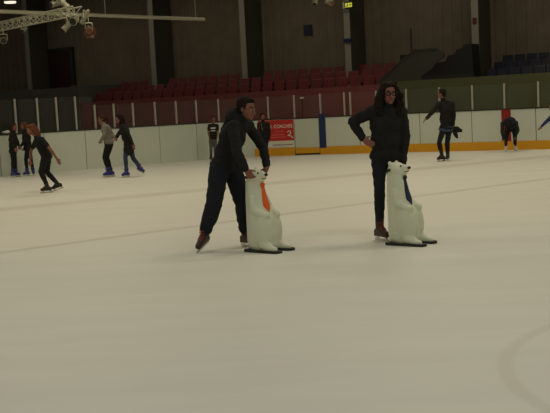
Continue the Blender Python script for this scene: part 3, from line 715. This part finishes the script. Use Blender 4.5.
    # ---- skates
    if boot:
        for q, (an, tt, u, sd) in zip('ab', feet):
            FM = basis(sd, tt, u)
            def Q(x, y, z): return an+FM @ V((x*s, y*s, z*s))
            k = MB(); w = 1.0 if bootkind == 'figure' else 1.14
            shd = (J['knee_'+q]-an).normalized()
            k.cap(an-u*.01*s, an+shd*.105*s, .047*s*w, .052*s*w); k.cap(Q(0, -.05, -.045), Q(0, .11, -.058), .042*s*w, .034*s*w); k.cap(Q(0, .02, -.03), Q(0, .135, -.060), .045*s*w, .033*s*w)
            k.cap(Q(0, .0, .0), Q(0, .06, -.03), .045*s*w, .045*s*w)
            k.box(Q(0, .035, -.082), (.062*s, .25*s, .022*s), FM)
            sk = k.fuse('skate', boot, root, .009*s, 2)
            bl = MB()
            for yy in (-.055, .11): bl.box(Q(0, yy, -.104), (.022*s, .055*s, .034*s), FM)
            bl.box(Q(0, .03, -.094), (.05*s, .24*s, .008*s), FM)
            bl.build('blade_holder', M_holder if bootkind != 'figure' else M_blade, sk)
            bl = MB(); bl.box(Q(0, .035, -.132), (.0045*s, .28*s, .026*s), FM); bl.build('blade', M_blade, sk)
            if bootkind == 'plastic':
                c = MB(); c.cap(an+shd*.055*s, an+shd*.088*s, .062*s*1.05, .064*s*1.05, flat=True, n=16); c.build('cuff_strap', M_bootdark, sk)
            if lace:
                c = MB()
                for z_ in range(5):
                    yy, zz = .047+.014*(4-z_), .085-.025*z_ if z_ < 3 else .03-.022*(z_-2)
                    yy = (.058, .058, .060, .078, .098)[z_]; zz = (.085, .055, .022, .006, -.010)[z_]
                    c.tube([Q(-.030, yy-.012, zz), Q(0, yy, zz+.006), Q(.030, yy-.012, zz)], .0045*s, 6)
                    c.tube([Q(-.030, yy-.012, zz), Q(.026, yy-.006, zz-.02)], .0035*s, 6)
                c.build('laces', lace, sk, True)
    return root, J

def extra_part(root, mb, name, m, **k): return mb.fuse(name, m, root, **k)

person('man', 'man in black jacket bending forward to push the polar bear with the orange tie', face=(.80, -.56, -.12), tilt=(.18, -.05, 1), voxel=.007, hair='bushy', top=M_jblack, topkind='jacket', legs=M_navy,
       boot=M_leather, lace=M_lacered, toes=((-.40, -.72, -.30), (.62, -.78, 0)), flare=1.45, build=1.0, hood=True, hem=.02,
       hands={'a': ((.42, .12, -.75), (.35, .9, .1), 1, .5), 'b': ((-.35, -.1, -.8), (-.8, -.5, .1), 1, .6)})
wr, WJ = person('woman', 'woman in glasses and black jacket, hand on hip, behind the navy-tied polar bear', face=(.16, -1, -.04), tilt=(.03, 0, 1), voxel=.007, skin=M_skinpale, hair='long', hairm=M_hairbrown and M_hairdark, top=M_jblack, topkind='jacket', legs=M_navy,
       boot=M_leather, lace=M_lacered, toes=((.45, -.88, 0), (.5, -.85, 0)), glasses=True, hem=.06, build=1.0, sleeve=1.05,
       hands={'a': ((.62, -.60, -.50), (.55, .75, .0), 1, .35), 'b': ((.0, -.75, -.62), (0, -.5, -.85), -1, .45)})
person('girl_dark', 'girl in dark jacket standing at the boards near the white cloth', face=(.85, -.5, 0), s=.84, hair='mane', hairm=M_hairbrown, top=M_jdark, topkind='jacket', legs=M_jblack,
       boot=M_bootblue, bootkind='plastic', toes=((.8, -.6, 0), (.9, -.3, 0)), hem=.06)
person('girl_auburn', 'auburn-haired girl in black standing at the boards behind the gliding skater', face=(-.8, -.5, 0), s=.84, hair='mane', hairm=M_hairauburn, top=M_jblack, topkind='jacket', legs=M_jblack,
       boot=M_bootblue, bootkind='plastic', toes=((-.6, -.8, 0), (.3, -.9, 0)))
person('glider', 'bare-armed skater in black t-shirt gliding bent forward past the two girls', face=(-.85, -.45, -.25), tilt=(-.35, 0, 1), s=.92, hair='mane', hairm=M_hairauburn, top=M_jblack, topkind='tee', legs=M_jblack,
       boot=M_leatherdark, toes=((-.95, -.3, 0), (-.9, -.2, -.25)), planted=(True, False))
person('girl_grey', 'girl in grey hoodie and black leggings leading a friend by the hand', face=(-.95, -.25, -.1), tilt=(-.08, 0, 1), s=.90, hair='tail', hairm=M_hairbrown, top=M_greycloth, topkind='hoodie', legs=M_jblack,
       boot=M_bootblue, bootkind='plastic', toes=((-.95, -.3, 0), (-.9, -.4, 0)))
person('girl_coat', 'girl in long dark coat and jeans holding hands with the girl in grey', face=(-.93, -.35, 0), tilt=(-.12, 0, 1), s=.90, hair='mane', hairm=M_hairdark, top=M_jdark, topkind='coat', legs=M_denim,
       boot=M_bootblue, bootkind='plastic', toes=((-.7, -.7, 0), (.80, -.45, -.38)), planted=(True, False), lace=M_lacewhite)
vr, VJ = person('child_vest', 'child in dark patterned top standing at the boards behind the bending man', face=(.3, -.95, 0), s=.78, hair='short', hairm=M_hairbrown, top=M_jdark, topkind='tee', legs=M_greytr,
       boot=M_leatherdark, toes=((-.2, -1, 0), (.2, -1, 0)))
v = MB(); c = VJ['chest']; v.box((c.x, c.y-.120, c.z+.03), (.16, .02, .05)); v.box((c.x, c.y-.122, c.z-.05), (.15, .02, .03)); extra_part(vr, v, 'chest_print', M_whitecloth, voxel=.01, smooth=1)
er, EJ = person('teen_stripe', 'teenager in black tracksuit with a thin red sleeve stripe by the banner', face=(.5, -.85, 0), s=.78, hair='short', top=M_jblack, topkind='jacket', legs=M_jblack,
       boot=M_leatherdark, toes=((-.2, -1, 0), (.3, -1, 0)))
v = MB(); a_, e_, w_ = EJ['sho_a'], EJ['elb_a'], EJ['wri_a']; o_ = V((.01, -.062, 0)); v.tube([a_+V((.03, -.065, .02)), e_+o_, w_+V((.0, -.045, .02))], .009, 6); v.build('sleeve_stripe', M_red, er, True)
v = MB(); c = EJ['chest']; v.tube([c+V((-.05, -.125, .12)), c+V((-.03, -.135, -.1))], .009, 6); v.build('zip_stripe', M_greycloth, er, True)
mr_, MJ = person('man_waist', 'man skating away with a dark jacket tied around his waist and one arm out', face=(-.75, .55, 0), s=.98, hair='short', hairm=M_hairdark, top=M_jdark, topkind='jacket', legs=M_jblack,
       boot=M_leatherdark, bootkind='figure', lace=M_bootblue, toes=((-.75, -.45, 0), (-.35, -.85, 0)), build=.92, hands={'a': ((-.7, -.2, -.55), (-.2, -.3, -.9), 1, .3)})
p_ = MJ['pelvis']
sh = MB(); sh.ell(p_+V((.01, 0, -.02)), (.20, .15, .085)); extra_part(mr_, sh, 'shirt_hem', M_shirtblue, voxel=.012, fold=.008)
jk = MB(); jk.chain([p_+V((.15, -.02, -.02)), p_+V((.26, .0, -.05)), p_+V((.36, .0, -.08))], [.06, .085, .045]); jk.chain([p_+V((.17, -.03, -.05)), p_+V((.24, -.03, -.2)), p_+V((.27, -.03, -.25))], [.05, .055, .03]); jk.chain([p_+V((-.16, -.08, .03)), p_+V((0, -.155, .0)), p_+V((.16, -.08, .0))], [.025, .03, .03])
extra_part(mr_, jk, 'tied_jacket', M_jblack, voxel=.012, fold=.014, ffreq=14)
person('bent_kid', 'child in dark jacket bent double before the red stripe on the boards', face=(.05, .35, -1), tilt=(0, -1, -.35), s=.80, hair='bushy', hood=True, hairm=M_hairdark, top=M_jdark and mat('cloth_dark_navy', (.013, .014, .022), .85), topkind='jacket', legs=M_jblack,
       boot=M_bootwhite, toes=((-.15, -1, 0), (.15, -1, 0)), build=1.1)
person('arm_out', 'child in blue jacket reaching an arm out at the picture edge', face=(-.8, -.5, 0), s=.74, hair='short', hairm=M_hairbrown, top=M_bluecloth, topkind='jacket', legs=M_jblack,
       boot=M_leatherdark, toes=((-.8, -.5, 0), (-.6, -.7, 0)))

# ------------------------------------------------------------------ polar bear skating aids
def bear(loc, ang, tie_m, label):
    root = empty('bear_skating_aid', loc, ang); tag(root, label, 'skating aid', 'polar bear skating aids')
    b = MB()
    b.ell((-.005, 0, .19), (.180, .165, .19)); b.chain([(-.02, 0, .12), (-.035, 0, .36), (-.068, 0, .56), (-.085, 0, .74)], [.165, .152, .125, .104], 20)
    b.cap((.02, 0, .08), (.03, 0, .30), .15, .13)
    b.ell((-.070, 0, .815), (.108, .102, .082)); b.ell((-.080, 0, .850), (.090, .092, .056)); b.cap((-.02, 0, .824), (.030, 0, .830), .066, .050)      # head, muzzle
    b.cap((-.01, 0, .790), (.018, 0, .788), .046, .036)
    for e in (-1, 1):
        b.ell((-.115, e*.070, .893), (.022, .028, .026))                                                  # ears
        b.ell((.065, e*.090, .225), (.122, .088, .215)); b.cap((.10, e*.10, .08), (.17, e*.110, .05), .070, .05)
        b.cap((.165, e*.110, .045), (.245, e*.118, .035), .048, .034)                                     # feet
        b.chain([(-.04, e*.105, .58), (.0, e*.125, .46), (.100, e*.100, .405)], [.046, .048, .044])       # forelegs folded on the belly
        b.ell((.125, e*.092, .400), (.046, .046, .044))
    me = b.fuse('body', M_bear, root, .009, 5)
    bv = BVHTree.FromPolygons([v.co.copy() for v in me.data.vertices], [tuple(p.vertices) for p in me.data.polygons])
    def front(y, z, off):
        h = bv.ray_cast(V((1, y, z)), V((-1, 0, 0)))[0]; return V(((h.x if h else 0)+off, y, z))
    # tie
    t = MB(); rows = []
    zs = [.735-.30*i/16 for i in range(17)]
    for i, z in enumerate(zs):
        f = i/16
        wd = .034-.010*min(1, f/.12) if f < .12 else (.024+.034*((f-.12)/.66) if f < .78 else .058*(1-(f-.78)/.22)+.001)
        rows.append([front(y, z, .006) for y in (-wd, -wd/2, 0, wd/2, wd)])
    vs = []; fs = []
    for r_ in rows:
        for p in r_: vs.append(p)
        for p in r_: vs.append(p-V((.010, 0, 0)))
    for i in range(len(rows)-1):
        for k in range(4):
            a = i*10+k; fs.append((a, a+1, a+11, a+10)); fs.append((a+5, a+15, a+16, a+6))
        fs.append((i*10, i*10+10, i*10+15, i*10+5)); fs.append((i*10+4, i*10+9, i*10+19, i*10+14))
    fs.append((0, 5, 6, 1)); fs.append((1, 6, 7, 2)); fs.append((2, 7, 8, 3)); fs.append((3, 8, 9, 4))
    e = (len(rows)-1)*10
    for k in range(4): fs.append((e+k, e+k+1, e+k+6, e+k+5))
    t.add(vs, fs); tie = t.build('tie', tie_m, root, True)
    k = MB(); p = front(0, .735, .008); k.ell(p, (.018, .036, .024)); k.build('knot', tie_m, tie, True)
    # face
    n_ = MB(); n_.ell((.084, 0, .842), (.018, .024, .017)); n_.build('nose', M_ski, root, True)
    for e in (-1, 1):
        h = bv.ray_cast(V((.6, e*.045, .862)), V((-1, 0, 0)))[0] or V((.0, e*.045, .862))
        y = MB(); y.ell(h, (.010, .012, .012)); y.build('eye', M_ski, root, True)
    m_ = MB()
    pts = []
    for y in (-.034, -.02, 0, .02, .034):
        h = bv.ray_cast(V((.6, y, .803)), V((-1, 0, 0)))[0] or V((.09, y, .803)); pts.append(h)
    m_.tube(pts, .006, 6); m_.build('mouth', mat('mouth_pink', (.30, .10, .06), .5), root, True)
    for e in (-1, 1):
        h_ = MB(); h_.cap((-.11, e*.07, .822), (-.11, e*.125, .822), .014, .017, 12); h_.build('handle', M_ski, root, True)
    # two runners joined by a plate
    for e in (-1, 1):
        r_ = MB(); x0, x1 = -.125, .270
        top = []
        for i in range(13):
            x = x0+(x1-x0)*i/12; top.append((x, .014 if i < 12 else .026))
        w_ = .062
        poly = []
        N_ = 10
        for i in range(N_+1): a = math.pi/2+math.pi*i/N_; poly.append((x0+w_*math.cos(a)*.8, e*.115+w_*math.sin(a)))
        for i in range(N_+1): a = -math.pi/2+math.pi*i/N_; poly.append((x1+w_*math.cos(a)*.9, e*.115+w_*math.sin(a)))
        r_.prism([(x, y, .002) for x, y in poly], (0, 0, .026)); r_.build('runner', M_ski, root, bevel=.005)
    r_ = MB(); r_.box((-.02, 0, .020), (.30, .22, .014)); r_.build('base_plate', M_ski, root)
    return root
bear((-.145, 10.96, 0), R(-38), M_tieor, 'white polar bear skating aid wearing an orange tie')
bear((1.415, 10.93, 0), R(-38), M_tienavy, 'white polar bear skating aid wearing a navy tie')

# ------------------------------------------------------------------ light
def area(loc, size, power, col=(1, .87, .62), spread=150, rot=(0, 0, 0)):
    l = D.lights.new('rink_and_fill_light', 'AREA'); l.shape = 'DISK'; l.size = size; l.energy = power; l.color = col; l.spread = R(spread)
    o = D.objects.new('rink_and_fill_light', l); COL.objects.link(o); o.location = loc; o.rotation_euler = rot; return o
PW = 62
for x in (-11, -4, 3, 10):
    for y in (1, 7, 13, 19, 25):
        area((x, y, 7.3), 2.0, PW*(1.0 if y < 10 else 1.25 if y < 15 else 1.5), (1, .985, .82) if y < 10 else (1, .90, .65))
for a in (-16, -11, -6, -1, 4):  # unseen fill lights added over the stand to brighten back wall and seats
    p = S(a, -1.2, 7.4); area(tuple(p), 1.5, 24 if a < -13 else 33 if a < -8 else 40, (1, .90, .66), 170)
w = D.worlds.new('World'); SC.world = w; w.use_nodes = True
w.node_tree.nodes['Background'].inputs['Color'].default_value = (1, .95, .74, 1); w.node_tree.nodes['Background'].inputs['Strength'].default_value = .15

# ------------------------------------------------------------------ camera
cam = D.cameras.new('Camera'); co = D.objects.new('Camera', cam); COL.objects.link(co)
cam.sensor_width = 36; cam.lens = 36*1000/550; cam.clip_end = 200
th = math.atan(101/1000); ro = R(2.9)
F_ = V((0, math.cos(th), -math.sin(th))); u0 = V((0, math.sin(th), math.cos(th))); r0 = V((1, 0, 0))
Rv = r0*math.cos(ro)-u0*math.sin(ro); Uv = u0*math.cos(ro)+r0*math.sin(ro)
co.matrix_world = Matrix.Translation((0, 0, 1.59)) @ basis(Rv, Uv, -F_).to_4x4()
SC.camera = co
vs_ = SC.view_settings; vs_.view_transform = 'Standard'; vs_.look = 'None'; vs_.exposure = 0; vs_.gamma = 1; vs_.use_curve_mapping = False
